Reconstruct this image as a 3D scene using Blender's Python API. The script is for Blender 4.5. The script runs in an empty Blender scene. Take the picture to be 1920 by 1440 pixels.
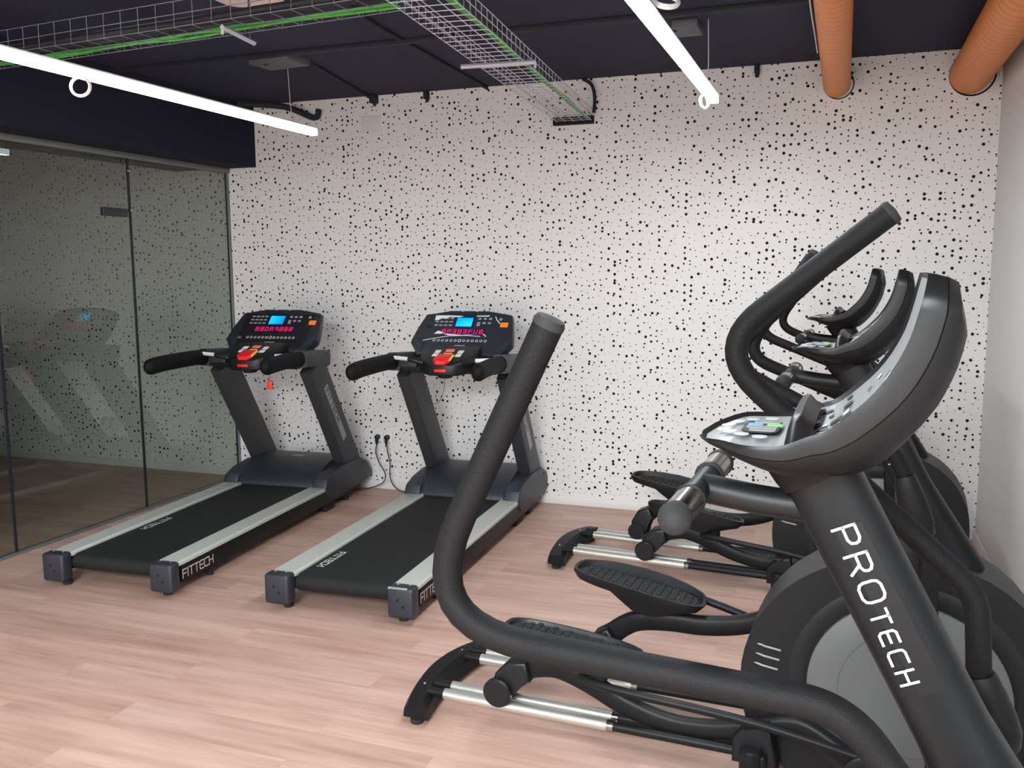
import bpy, bmesh, math, random
from mathutils import Vector, Matrix
random.seed(7)
V = Vector
scn = bpy.context.scene
COL = scn.collection
PI = math.pi

# ------------------------------------------------------------------ materials
def srgb(r, g, b):
    f = lambda c: (c/255/12.92) if c/255 <= 0.04045 else ((c/255+0.055)/1.055)**2.4
    return (f(r), f(g), f(b), 1)

def mat(name, rgb, rough=0.5, metal=0.0, spec=0.5, noise=None, bump=None, coat=0.0, emit=None, estr=0):
    m = bpy.data.materials.new(name); m.use_nodes = True
    nt = m.node_tree; b = nt.nodes['Principled BSDF']
    b.inputs['Base Color'].default_value = srgb(*rgb)
    b.inputs['Roughness'].default_value = rough
    b.inputs['Metallic'].default_value = metal
    b.inputs['Specular IOR Level'].default_value = spec
    b.inputs['Coat Weight'].default_value = coat
    if emit:
        b.inputs['Emission Color'].default_value = srgb(*emit); b.inputs['Emission Strength'].default_value = estr
    tc = nt.nodes.new('ShaderNodeTexCoord')
    n = nt.nodes.new('ShaderNodeTexNoise'); nt.links.new(tc.outputs['Object'], n.inputs['Vector'])
    n.inputs['Scale'].default_value = noise[0] if noise else 40
    n.inputs['Detail'].default_value = 3
    # slight procedural roughness variation on every surface
    mr = nt.nodes.new('ShaderNodeMapRange'); nt.links.new(n.outputs['Fac'], mr.inputs['Value'])
    amp = noise[1] if noise else 0.05
    mr.inputs['To Min'].default_value = max(0.02, rough-amp); mr.inputs['To Max'].default_value = min(1, rough+amp)
    nt.links.new(mr.outputs['Result'], b.inputs['Roughness'])
    if bump:
        n2 = nt.nodes.new('ShaderNodeTexNoise'); nt.links.new(tc.outputs['Object'], n2.inputs['Vector'])
        n2.inputs['Scale'].default_value = bump[0]; n2.inputs['Detail'].default_value = 2
        bp = nt.nodes.new('ShaderNodeBump'); bp.inputs['Strength'].default_value = bump[1]; bp.inputs['Distance'].default_value = 0.002
        nt.links.new(n2.outputs['Fac'], bp.inputs['Height']); nt.links.new(bp.outputs['Normal'], b.inputs['Normal'])
    return m

M = {}
M['plastic'] = mat('charcoal_plastic', (21, 21, 22), .45, spec=.18, bump=(600, .12))
M['shroud'] = mat('shroud_plastic', (31, 31, 32), .42, spec=.25, bump=(600, .1))
M['plastic_dark'] = mat('black_plastic', (24, 25, 27), .38, spec=.3)
M['navy_plastic'] = mat('blue_black_plastic', (38, 41, 49), .45, bump=(500, .1))
M['tread_plastic'] = mat('graphite_plastic', (50, 51, 55), .5, bump=(500, .1))
M['foam'] = mat('black_foam', (17, 17, 18), .62, spec=.16, bump=(350, .5))
M['steel_black'] = mat('black_powdercoat', (22, 23, 24), .42, spec=.22, bump=(700, .15))
M['mast'] = mat('mast_powdercoat', (17, 20, 22), .42, spec=.18, bump=(800, .12))
M['chrome'] = mat('polished_steel', (168, 165, 163), .2, metal=1)
M['satin'] = mat('satin_aluminium', (214, 214, 206), .34, metal=.85)
M['railstrip'] = mat('silver_side_rail', (188, 190, 183), .5, metal=.25)
M['disc'] = mat('grey_disc_plastic', (96, 98, 98), .5)
M['ring'] = mat('dark_grey_ring', (34, 35, 36), .45, spec=.25)
M['rubber'] = mat('rubber', (28, 28, 29), .8)
M['belt'] = mat('running_belt', (27, 28, 28), .7, spec=.3, bump=(900, .5))
M['ovalkey'] = mat('pale_oval_key', (176, 181, 182), .4)
M['rim'] = mat('console_rim_grey', (24, 24, 25), .36, spec=.22)
M['panel'] = mat('console_panel_grey', (142, 147, 148), .3)
M['white'] = mat('white_print', (158, 159, 159), .6)
M['pinkwhite'] = mat('pale_print', (200, 180, 178), .5)
M['greysticker'] = mat('grey_sticker', (150, 150, 152), .5)
M['orangesticker'] = mat('orange_sticker_glow', (225, 115, 45), .4, emit=(255, 110, 30), estr=.12)  # console sticker, no lamp; a faint glow is added to its colour
M['redkey'] = mat('red_stop', (225, 25, 30), .35)
M['salmon'] = mat('salmon_key', (240, 130, 120), .4)
M['yellow'] = mat('yellow_key', (245, 205, 90), .4)
M['bluekey'] = mat('blue_key', (105, 160, 215), .4)
M['greenkey'] = mat('green_key', (130, 200, 95), .4)
M['lcd'] = mat('cyan_lcd', (20, 190, 240), .3, emit=(20, 175, 245), estr=.55)
M['lcdframe'] = mat('lcd_frame', (8, 30, 90), .3)
M['led_red'] = mat('red_led_digits', (220, 20, 60), .4, emit=(225, 15, 50), estr=.45)
M['film'] = mat('film_glare', (225, 228, 230), .2)
M['black_print'] = mat('black_print', (16, 16, 18), .6)
M['duct'] = mat('orange_duct', (216, 128, 54), .5, bump=(60, .2))
M['ductseam'] = mat('duct_seam', (150, 88, 48), .6)
M['wire'] = mat('galvanised_wire', (196, 196, 208), .45, metal=.3)
M['wire_dim'] = mat('dull_wire', (120, 122, 132), .5, metal=.3)
M['cablemass'] = mat('dark_cable_mass', (26, 27, 34), .7)
M['greencable'] = mat('green_cable', (70, 165, 60), .5)
M['whitecable'] = mat('white_cable', (238, 238, 238), .5)
M['darkcable'] = mat('dark_cable', (40, 40, 44), .6)
M['boxgrey'] = mat('junction_grey', (84, 88, 94), .6)
M['offwhite'] = mat('offwhite_plastic', (222, 218, 214), .5)
M['socket'] = mat('socket_white', (228, 227, 225), .45)
M['cassette'] = mat('cassette_white', (238, 214, 205), .5)
M['redtag'] = mat('red_tag', (235, 60, 45), .5)
M['housing'] = mat('lamp_housing', (225, 225, 222), .5)
M['track'] = mat('aluminium_track', (120, 124, 122), .45, metal=.3)
M['patch'] = mat('dark_patch_fitting', (52, 55, 60), .35, metal=.4)
M['ceilpaint_strip'] = mat('dark_strip', (30, 31, 42), .8)
M['hole'] = mat('dark_recess', (14, 14, 18), .9)

def emission(name, rgb, s):
    m = bpy.data.materials.new(name); m.use_nodes = True; nt = m.node_tree
    b = nt.nodes['Principled BSDF']
    b.inputs['Base Color'].default_value = srgb(240, 240, 236)
    b.inputs['Emission Color'].default_value = srgb(*rgb); b.inputs['Emission Strength'].default_value = s
    return m
M['led'] = emission('led_diffuser', (241, 249, 253), 42)
M['led_soft'] = emission('led_diffuser_soft', (241, 249, 253), 8)
M['ledside'] = emission('led_side', (244, 249, 255), 1.3)

# -- dotted wallpaper
def wallpaper(name, axes, base, layers, dotrgb):
    m = bpy.data.materials.new(name); m.use_nodes = True; nt = m.node_tree; N = nt.nodes; L = nt.links
    b = N['Principled BSDF']; b.inputs['Roughness'].default_value = .75; b.inputs['Specular IOR Level'].default_value = .25
    g = N.new('ShaderNodeNewGeometry'); sp = N.new('ShaderNodeSeparateXYZ'); L.new(g.outputs['Position'], sp.inputs[0])
    cell, jitter, sizes = layers
    cb = N.new('ShaderNodeCombineXYZ')
    L.new(sp.outputs[axes[0]], cb.inputs[0]); L.new(sp.outputs[axes[1]], cb.inputs[1])
    ad = N.new('ShaderNodeVectorMath'); ad.operation = 'ADD'; ad.inputs[1].default_value = (23.7, 21.9, 0); L.new(cb.outputs[0], ad.inputs[0])
    vo = N.new('ShaderNodeTexVoronoi'); vo.voronoi_dimensions = '2D'; vo.feature = 'F1'
    vo.inputs['Scale'].default_value = 1/cell; vo.inputs['Randomness'].default_value = jitter
    L.new(ad.outputs[0], vo.inputs['Vector'])
    sc = N.new('ShaderNodeSeparateColor'); L.new(vo.outputs['Color'], sc.inputs[0])
    rp = N.new('ShaderNodeValToRGB'); rp.color_ramp.interpolation = 'CONSTANT'; L.new(sc.outputs[0], rp.inputs[0])
    el = rp.color_ramp.elements
    while len(el) < len(sizes): el.new(.5)
    for e_, (pos, rad) in zip(el, sizes): e_.position = pos; k_ = rad/cell; e_.color = (k_, k_, k_, 1)
    lt = N.new('ShaderNodeMath'); lt.operation = 'SUBTRACT'; L.new(rp.outputs[0], lt.inputs[0]); L.new(vo.outputs['Distance'], lt.inputs[1])
    cur = N.new('ShaderNodeMapRange'); L.new(lt.outputs[0], cur.inputs['Value'])
    cur.inputs['From Min'].default_value = -.0006/cell; cur.inputs['From Max'].default_value = .0006/cell
    mix = N.new('ShaderNodeMix'); mix.data_type = 'RGBA'
    mix.inputs[6].default_value = srgb(*base); mix.inputs[7].default_value = srgb(*dotrgb)
    L.new(cur.outputs[0], mix.inputs[0]); L.new(mix.outputs[2], b.inputs['Base Color'])
    return m
DOTS = (.0425, .80, [(0, .0026), (.28, .0036), (.50, .0053), (.66, .0064), (.80, .0084), (.91, .0096)])
M['paper'] = wallpaper('dotted_wallpaper', (0, 2), (226, 223, 221), DOTS, (20, 19, 20))
M['paper_side'] = wallpaper('speckled_wallpaper', (1, 2), (214, 212, 209), (.05, .9, [(0, 0), (.4, .0015), (.7, .0022), (.9, .003)]), (165, 163, 160))

def floor_mat():
    m = bpy.data.materials.new('vinyl_planks'); m.use_nodes = True; nt = m.node_tree; N = nt.nodes; L = nt.links
    b = N['Principled BSDF']; b.inputs['Roughness'].default_value = .45
    g = N.new('ShaderNodeNewGeometry')
    br = N.new('ShaderNodeTexBrick'); L.new(g.outputs['Position'], br.inputs['Vector'])
    br.offset = .37; br.inputs['Scale'].default_value = 1
    br.inputs['Brick Width'].default_value = 1.25; br.inputs['Row Height'].default_value = .185
    br.inputs['Mortar Size'].default_value = .0012; br.inputs['Bias'].default_value = 0
    br.inputs['Color1'].default_value = (0, 0, 0, 1); br.inputs['Color2'].default_value = (1, 1, 1, 1); br.inputs['Mortar'].default_value = (.3, .3, .3, 1)
    # long grain
    mp = N.new('ShaderNodeMapping'); mp.inputs['Scale'].default_value = (1.6, 22, 1); L.new(g.outputs['Position'], mp.inputs['Vector'])
    off = N.new('ShaderNodeVectorMath'); off.operation = 'MULTIPLY_ADD'; L.new(br.outputs['Color'], off.inputs[0]); off.inputs[1].default_value = (9, 5, 3); L.new(mp.outputs[0], off.inputs[2])
    n1 = N.new('ShaderNodeTexNoise'); n1.inputs['Scale'].default_value = 1; n1.inputs['Detail'].default_value = 6; n1.inputs['Roughness'].default_value = .6; L.new(off.outputs[0], n1.inputs['Vector'])
    mp2 = N.new('ShaderNodeMapping'); mp2.inputs['Scale'].default_value = (1.1, 5, 1); L.new(g.outputs['Position'], mp2.inputs['Vector'])
    off2 = N.new('ShaderNodeVectorMath'); off2.operation = 'MULTIPLY_ADD'; L.new(br.outputs['Color'], off2.inputs[0]); off2.inputs[1].default_value = (4, 7, 3); L.new(mp2.outputs[0], off2.inputs[2])
    n2 = N.new('ShaderNodeTexNoise'); n2.inputs['Scale'].default_value = 1.3; n2.inputs['Detail'].default_value = 4; L.new(off2.outputs[0], n2.inputs['Vector'])
    r1 = N.new('ShaderNodeValToRGB'); L.new(n1.outputs['Fac'], r1.inputs[0])
    r1.color_ramp.elements[0].position = .28; r1.color_ramp.elements[0].color = srgb(152, 115, 101)
    r1.color_ramp.elements[1].position = .62; r1.color_ramp.elements[1].color = srgb(202, 168, 153)
    r2 = N.new('ShaderNodeValToRGB'); L.new(n2.outputs['Fac'], r2.inputs[0])
    r2.color_ramp.elements[0].position = .3; r2.color_ramp.elements[0].color = srgb(170, 132, 117)
    r2.color_ramp.elements[1].position = .65; r2.color_ramp.elements[1].color = srgb(207, 176, 162)
    mx = N.new('ShaderNodeMix'); mx.data_type = 'RGBA'; mx.inputs[0].default_value = .5
    L.new(r1.outputs[0], mx.inputs[6]); L.new(r2.outputs[0], mx.inputs[7])
    tint = N.new('ShaderNodeMix'); tint.data_type = 'RGBA'; tint.blend_type = 'MULTIPLY'; tint.inputs[0].default_value = 1
    rt = N.new('ShaderNodeValToRGB'); L.new(br.outputs['Color'], rt.inputs[0])
    rt.color_ramp.elements[0].color = (.92, .91, .905, 1); rt.color_ramp.elements[1].color = (1.02, 1.0, .99, 1)
    L.new(mx.outputs[2], tint.inputs[6]); L.new(rt.outputs[0], tint.inputs[7])
    L.new(tint.outputs[2], b.inputs['Base Color'])
    return m
M['floor'] = floor_mat()

def rough_paint(name, rgb, sc, st):
    return mat(name, rgb, .85, spec=.2, bump=(sc, st))
M['ceiling'] = rough_paint('navy_ceiling_paint', (49, 50, 67), 30, .5)
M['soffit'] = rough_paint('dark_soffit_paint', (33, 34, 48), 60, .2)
M['wallwhite'] = rough_paint('white_wall_paint', (215, 213, 210), 80, .1)
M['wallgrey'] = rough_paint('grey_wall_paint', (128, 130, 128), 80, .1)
M['base'] = mat('white_baseboard', (222, 219, 217), .5)

def glass_mat():
    m = bpy.data.materials.new('partition_glass'); m.use_nodes = True; nt = m.node_tree; N = nt.nodes; L = nt.links
    N.remove(N['Principled BSDF'])
    tr = N.new('ShaderNodeBsdfTransparent'); tr.inputs[0].default_value = (.66, .705, .665, 1)
    gl = N.new('ShaderNodeBsdfGlossy'); gl.inputs['Roughness'].default_value = .0; gl.inputs[0].default_value = (.95, 1, .97, 1)
    g = N.new('ShaderNodeNewGeometry'); dt = N.new('ShaderNodeVectorMath'); dt.operation = 'DOT_PRODUCT'
    L.new(g.outputs['Incoming'], dt.inputs[0]); L.new(g.outputs['Normal'], dt.inputs[1])
    ab = N.new('ShaderNodeMath'); ab.operation = 'ABSOLUTE'; L.new(dt.outputs['Value'], ab.inputs[0])
    om = N.new('ShaderNodeMath'); om.operation = 'SUBTRACT'; om.inputs[0].default_value = 1; L.new(ab.outputs[0], om.inputs[1])
    pw = N.new('ShaderNodeMath'); pw.operation = 'POWER'; pw.inputs[1].default_value = 5; L.new(om.outputs[0], pw.inputs[0])
    n = N.new('ShaderNodeTexNoise'); n.inputs['Scale'].default_value = 2
    fm = N.new('ShaderNodeMath'); fm.operation = 'MULTIPLY_ADD'; fm.inputs[1].default_value = .9; fm.inputs[2].default_value = .085; L.new(pw.outputs[0], fm.inputs[0])
    ma = N.new('ShaderNodeMath'); ma.operation = 'MULTIPLY_ADD'; ma.inputs[1].default_value = .01; L.new(n.outputs['Fac'], ma.inputs[0]); L.new(fm.outputs[0], ma.inputs[2])
    mx = N.new('ShaderNodeMixShader'); L.new(ma.outputs[0], mx.inputs[0]); L.new(tr.outputs[0], mx.inputs[1]); L.new(gl.outputs[0], mx.inputs[2])
    L.new(mx.outputs[0], N['Material Output'].inputs[0])
    return m
M['glass'] = glass_mat()

# ------------------------------------------------------------------ mesh builder
class MB:
    def __init__(s): s.v = []; s.f = []; s.m = []
    def add(s, verts, faces, mi=0):
        o = len(s.v); s.v += [tuple(p) for p in verts]
        for f in faces: s.f.append([i+o for i in f]); s.m.append(mi)
    def bm(s, bm, mi=0, mtx=None):
        bm.verts.index_update()
        s.add([(mtx @ v.co) if mtx else v.co for v in bm.verts], [[v.index for v in f.verts] for f in bm.faces], mi); bm.free()
    def box(s, c, size, bev=0.0, rot=None, mi=0, seg=2):
        bm = bmesh.new(); bmesh.ops.create_cube(bm, size=1)
        for v in bm.verts: v.co = V((v.co.x*size[0], v.co.y*size[1], v.co.z*size[2]))
        if bev: bmesh.ops.bevel(bm, geom=bm.edges[:], offset=bev, segments=seg, affect='EDGES', profile=.5)
        s.bm(bm, mi, Matrix.Translation(V(c)) @ (rot.to_4x4() if rot else Matrix.Identity(4)))
    def prism(s, poly, a, b, to3, bev=0.0, mi=0, seg=3):
        """poly = list of 2D points, extruded from a to b along the third axis; to3(p,q,t)->xyz"""
        bm = bmesh.new(); n = len(poly)
        A = [bm.verts.new(to3(p[0], p[1], a)) for p in poly]; B = [bm.verts.new(to3(p[0], p[1], b)) for p in poly]
        bm.faces.new(A); bm.faces.new(B[::-1])
        for i in range(n): bm.faces.new((A[i], B[i], B[(i+1) % n], A[(i+1) % n]))
        if bev:
            cap = [e for e in bm.edges if (e.verts[0] in A) == (e.verts[1] in A)]
            bmesh.ops.bevel(bm, geom=cap, offset=bev, segments=seg, affect='EDGES', profile=.5)
        bmesh.ops.recalc_face_normals(bm, faces=bm.faces[:])
        s.bm(bm, mi)
    def loft(s, rings, closed=True, caps=True, mi=0):
        n = len(rings[0]); vs = [p for r in rings for p in r]; fs = []
        for k in range(len(rings)-1):
            for i in range(n if closed else n-1):
                j = (i+1) % n
                fs.append((k*n+i, k*n+j, (k+1)*n+j, (k+1)*n+i))
        if caps:
            fs.append(tuple(range(n))[::-1]); o = (len(rings)-1)*n; fs.append(tuple(range(o, o+n)))
        s.add(vs, fs, mi)
    def tube(s, pts, r, segs=12, mi=0, cap='flat', rb=None, up=None, power=1.0):
        """sweep a round (or elliptic / superelliptic) section along pts; r may be a list"""
        pts = [V(p) for p in pts]; n = len(pts)
        rs = r if isinstance(r, (list, tuple)) else [r]*n
        rbs = rs if rb is None else (rb if isinstance(rb, (list, tuple)) else [rb]*n)
        T = []
        for i in range(n):
            a = pts[max(0, i-1)]; b = pts[min(n-1, i+1)]; T.append((b-a).normalized())
        u = V(up) if up else (V((0, 0, 1)) if abs(T[0].z) < .9 else V((1, 0, 0)))
        rings = []
        for i in range(n):
            u = (u - T[i]*u.dot(T[i])).normalized(); w = T[i].cross(u)
            ring = []
            for k in range(segs):
                a = 2*PI*k/segs; c, q = math.cos(a), math.sin(a)
                if power != 1: c = math.copysign(abs(c)**power, c); q = math.copysign(abs(q)**power, q)
                ring.append(pts[i]+u*(c*rs[i])+w*(q*rbs[i]))
            rings.append(ring)
        if cap == 'round':
            def dome(c, ring, t, rr):
                out = []
                for k in (1, 2, 3):
                    a = k*PI/2/3.3
                    out.append([c+(p-c)*math.cos(a)+t*(rr*math.sin(a)) for p in ring])
                return out
            st = dome(pts[0], rings[0], -T[0], rs[0])[::-1]; en = dome(pts[-1], rings[-1], T[-1], rs[-1])
            rings = st+rings+en
        s.loft(rings, True, True, mi)
    def lathe(s, prof, origin, axis, segs=32, mi=0, caps=True):
        """prof = [(radius, height)]"""
        ax = V(axis).normalized(); u = ax.orthogonal().normalized(); w = ax.cross(u); o = V(origin)
        s.loft([[o+ax*h+(u*math.cos(2*PI*k/segs)+w*math.sin(2*PI*k/segs))*r for k in range(segs)] for r, h in prof], True, caps, mi)
    def poly(s, pts, mi=0): s.add(pts, [tuple(range(len(pts)))], mi)
    def text(s, txt, o, right, up, h, t, mi=0, adv=None, gap=.25, lift=0.0):
        right = V(right).normalized(); up = V(up).normalized(); nrm = right.cross(up); o = V(o)+nrm*lift
        x = 0.0
        for ch in txt:
            if ch == ' ': x += h*.5; continue
            w, strokes = GLYPH[ch]
            for st in strokes: s.stroke([(x+p[0]*h, p[1]*h) for p in st], t, o, right, up, mi)
            x += (w+gap)*h
        return x
    def stroke(s, p2, t, o, right, up, mi):
        P = [V(p) for p in p2]; n = len(P); closed = (P[0]-P[-1]).length < 1e-6 and n > 2
        if closed: P = P[:-1]; n -= 1
        L_, R_ = [], []
        for i in range(n):
            if closed: a, b = P[i-1], P[(i+1) % n]
            else: a, b = P[max(0, i-1)], P[min(n-1, i+1)]
            d1 = (P[i]-a); d2 = (b-P[i])
            if d1.length < 1e-9: d1 = d2
            if d2.length < 1e-9: d2 = d1
            d1.normalize(); d2.normalize()
            n1 = V((-d1.y, d1.x)); n2 = V((-d2.y, d2.x)); mm = (n1+n2)
            if mm.length < 1e-6: mm = n1
            mm.normalize(); k = t/2/max(.45, mm.dot(n1))
            e = V((0, 0))
            if not closed and i == 0: e = -d2*t*.5
            if not closed and i == n-1: e = d1*t*.5
            L_.append(P[i]+mm*k+e); R_.append(P[i]-mm*k+e)
        to = lambda q: o+right*q.x+up*q.y
        vs = [to(q) for q in L_]+[to(q) for q in R_]
        fs = [(i, n+i, n+(i+1) % n, (i+1) % n) for i in range(n if closed else n-1)]
        s.add(vs, fs, mi)
    def obj(s, name, mats, parent=None, smooth=True, ang=38):
        me = bpy.data.meshes.new(name); me.from_pydata(s.v, [], s.f)
        mats = mats if isinstance(mats, (list, tuple)) else [mats]
        for m in mats: me.materials.append(M[m])
        for p, mi in zip(me.polygons, s.m): p.material_index = mi
        bm = bmesh.new(); bm.from_mesh(me)
        flat = [f for f in bm.faces]
        bmesh.ops.recalc_face_normals(bm, faces=flat); bm.to_mesh(me); bm.free()
        if smooth:
            for p in me.polygons: p.use_smooth = True
            me.set_sharp_from_angle(angle=math.radians(ang))
        o = bpy.data.objects.new(name, me); COL.objects.link(o)
        if parent: o.parent = parent
        return o

GLYPH = {
 'P': (.85, [[(0, 0), (0, 1)], [(0, 1), (.62, 1), (.8, .9), (.85, .75), (.8, .55), (.62, .45), (0, .45)]]),
 'R': (.85, [[(0, 0), (0, 1)], [(0, 1), (.62, 1), (.8, .9), (.85, .75), (.8, .58), (.62, .48), (0, .48)], [(.5, .48), (.85, 0)]]),
 'O': (.95, [[(.25, 0), (.7, 0), (.88, .1), (.95, .28), (.95, .72), (.88, .9), (.7, 1), (.25, 1), (.07, .9), (0, .72), (0, .28), (.07, .1), (.25, 0)]]),
 'T': (.85, [[(0, 1), (.85, 1)], [(.425, 1), (.425, 0)]]),
 'E': (.75, [[(.75, 1), (.15, 1), (0, .85), (0, .15), (.15, 0), (.75, 0)], [(0, .5), (.68, .5)]]),
 'C': (.8, [[(.8, 1), (.2, 1), (.04, .9), (0, .75), (0, .25), (.04, .1), (.2, 0), (.8, 0)]]),
 'H': (.8, [[(0, 0), (0, 1)], [(.8, 0), (.8, 1)], [(0, .5), (.8, .5)]]),
 'F': (.75, [[(.75, 1), (0, 1), (0, 0)], [(0, .5), (.66, .5)]]),
 'I': (.12, [[(.06, 0), (.06, 1)]]),
}

def smooth_path(pts, n=8, closed=False):
    """Catmull-Rom resampling"""
    P = [V(p) for p in pts]; out = []
    m = len(P)
    for i in range(m-1):
        p0 = P[max(0, i-1)]; p1 = P[i]; p2 = P[i+1]; p3 = P[min(m-1, i+2)]
        for k in range(n):
            t = k/n
            out.append(.5*((2*p1)+(p2-p0)*t+(2*p0-5*p1+4*p2-p3)*t*t+(3*p1-p0-3*p2+p3)*t*t*t))
    out.append(P[-1]); return out

def fillet_path(pts, r, n=8):
    """polyline with rounded corners of radius r"""
    P = [V(p) for p in pts]; out = [P[0]]
    for i in range(1, len(P)-1):
        a = (P[i-1]-P[i]); b = (P[i+1]-P[i]); la, lb = a.length, b.length; a.normalize(); b.normalize()
        ang = a.angle(b); rr = r[i-1] if isinstance(r, (list, tuple)) else r
        d = min(rr/math.tan(ang/2), la*.49, lb*.49)
        p, q = P[i]+a*d, P[i]+b*d
        for k in range(n+1):
            t = k/n
            out.append((1-t)**2*p+2*t*(1-t)*P[i]+t*t*q)
    out.append(P[-1]); return out

def densify(pts, step=.03):
    P = [V(p) for p in pts]; out = [P[0]]
    for a, b in zip(P, P[1:]):
        k = max(1, int((b-a).length/step))
        for i in range(1, k+1): out.append(a+(b-a)*i/k)
    return out

def empty(name, loc, rz=0):
    o = bpy.data.objects.new(name, None); COL.objects.link(o)
    o.location = loc; o.rotation_euler = (0, 0, rz); o.empty_display_size = .1
    return o
def tag(o, label, cat, group=None):
    o['label'] = label; o['category'] = cat
    if group: o['group'] = group
    return o
def struct(o): o['kind'] = 'structure'; return o

# ------------------------------------------------------------------ camera
F_PX = 1695.88; PITCH = .1273; YAW = -.3501; ROLL = -.0059; D = 5.9607; CH = 1.65
fx = V((math.sin(YAW), math.cos(YAW), 0)); rx = V((math.cos(YAW), -math.sin(YAW), 0)); uz = V((0, 0, 1))
Fw = fx*math.cos(PITCH)-uz*math.sin(PITCH); Up = uz*math.cos(PITCH)+fx*math.sin(PITCH)
Rr = rx*math.cos(ROLL)+Up*math.sin(ROLL); Uu = Up*math.cos(ROLL)-rx*math.sin(ROLL)
cam = bpy.data.cameras.new('camera'); co = bpy.data.objects.new('camera', cam); COL.objects.link(co)
mt = Matrix((Rr, Uu, -Fw)).transposed().to_4x4(); mt.translation = V((0, -D, CH)); co.matrix_world = mt
cam.sensor_fit = 'HORIZONTAL'; cam.sensor_width = 36; cam.lens = F_PX/1920*36; cam.clip_start = .05
scn.camera = co

# ------------------------------------------------------------------ room shell
XR, XG, H, XB = .8055, -4.51, 2.884, -4.245
XL, YB = -9.0, -10.0
def slab(name, x0, x1, y0, y1, z0, z1, m, bev=0):
    b = MB(); b.box(((x0+x1)/2, (y0+y1)/2, (z0+z1)/2), (x1-x0, y1-y0, z1-z0), bev); return struct(b.obj(name, m, smooth=bool(bev)))
slab('floor', XL-.1, XR+.1, YB-.1, .1, -.1, 0, 'floor')
slab('ceiling', XL-.1, XR+.1, YB-.1, .1, H, H+.1, 'ceiling')
slab('wall_back', XL-.1, XR+.1, 0, .1, 0, H, 'paper')
slab('wall_right', XR, XR+.1, YB-.1, 0, 0, H, 'paper_side')
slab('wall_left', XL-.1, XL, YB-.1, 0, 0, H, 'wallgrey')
slab('wall_front', XL, XR, YB-.1, YB, 0, H, 'wallwhite')
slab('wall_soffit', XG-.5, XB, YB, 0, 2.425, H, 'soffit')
slab('baseboard_back', XL, XR, -.012, 0, 0, .062, 'base', .003)
slab('baseboard_right', XR-.012, XR, YB, -.012, 0, .062, 'base', .003)
# glass partition: head track, sill, panes
slab('trim_1', XG-.02, XG+.025, YB, 0, 2.388, 2.425, 'track', .003)
slab('trim_2', XG-.02, XG+.03, YB, 0, 0, .012, 'track', .003)
slab('trim_3', XG-.012, XG+.012, -.025, 0, .012, 2.388, 'track', .002)
def pane(name, y0, y1):
    b = MB(); b.add([(XG, y0, .012), (XG, y1, .012), (XG, y1, 2.388), (XG, y0, 2.388)], [(0, 1, 2, 3)])
    # polished edges
    for y in (y0, y1):
        b.box((XG, y, 1.2), (.011, .004, 2.376), mi=1)
    return struct(b.obj(name, ['glass', 'patch'], smooth=False))
pane('window_1', -1.047, -.025)
dr = pane('door_1', -2.115, -1.057)
b = MB(); b.box((XG, -1.19, 2.03), (.034, .21, .055), .004); b.obj('patch_fitting', 'patch', dr)
pane('window_2', -3.0, -2.125)
slab('wall_light_block', XG-.06, XG+.02, YB, -3.0, .012, 2.388, 'wallwhite')  # unseen solid wall, added to keep rear light out of the side room
# three small glass clamps on the first joint
b = MB(); b.box((XG+.012, -1.052, 2.31), (.014, .03, .02), .004); struct(b.obj('trim_4', 'chrome'))
b = MB(); b.box((XG+.012, -1.052, 2.05), (.014, .03, .02), .004); struct(b.obj('trim_5', 'chrome'))
# ceiling relief strip across the room and the dark painted edge where ceiling meets the wall
slab('trim_6', XB, XR, -1.39, -1.34, H-.022, H, 'ceilpaint_strip', .004)

# ------------------------------------------------------------------ ceiling services
def led_light(x, z, y1, y0, label, mm=('led', 'ledside')):
    t = empty('linear_led_light', (x, y1, z)); L_ = y1-y0
    tag(t, label, 'ceiling light', 'suspended linear lights')
    b = MB(); b.box((0, -L_/2, .0245), (.044, L_-.004, .009), .002); b.obj('housing', 'housing', t)
    b = MB(); b.box((0, -L_/2, 0), (.048, L_, .044), .005)
    # underside bright, flanks softer
    o = b.obj('diffuser', list(mm), t)
    for p in o.data.polygons:
        p.material_index = 0 if p.normal.z < -.5 else 1
    for yy in (-.25, -L_+.9):
        if yy < -L_: continue
        b = MB(); b.tube([(0, yy, .035), (.004, yy-.02, .15), (0, yy-.03, H-z)], .0024, 6); b.obj('suspension_wire', 'wire', t)
    return t
led_light(-3.204, 2.517, -.826, -5.2, 'white glowing LED bar hanging beside the dark soffit over the left treadmill', ('led_soft', 'ledside'))
led_light(-.687, 2.540, -.90, -4.6, 'white glowing LED bar ending in front of the dotted wall next to the orange ducts')
def coil(name, c, r, axis, label, r2=.0045):
    t = MB(); n = 28; ax = V(axis).normalized(); u = ax.orthogonal().normalized(); w = ax.cross(u)
    for k in range(3):
        off = ax*((k-1)*.006)
        pts = [V(c)+off+u*(r+.003*(k % 2))*math.cos(2*PI*i/n)+w*(r+.003*(k % 2))*math.sin(2*PI*i/n) for i in range(n+1)]
        t.tube(pts, r2, 7)
    return tag(t.obj(name, 'whitecable'), label, 'cable coil', 'coiled spare cables on the lights')
coil('cable_coil', (-3.19, -2.742, 2.454), .040, (.5, -1, .1), 'white ring of coiled cable hanging under the left light bar')
coil('cable_coil', (-.703, -1.157, 2.487), .033, (1, -.55, .1), 'thin white ring of coiled cable hanging below the tip of the right light bar', .003)
coil('cable_coil', (-.639, -2.573, 2.60), .046, (.3, -.6, .8), 'white cable ring beside the right light bar, cut by the top edge of the photo')

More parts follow.
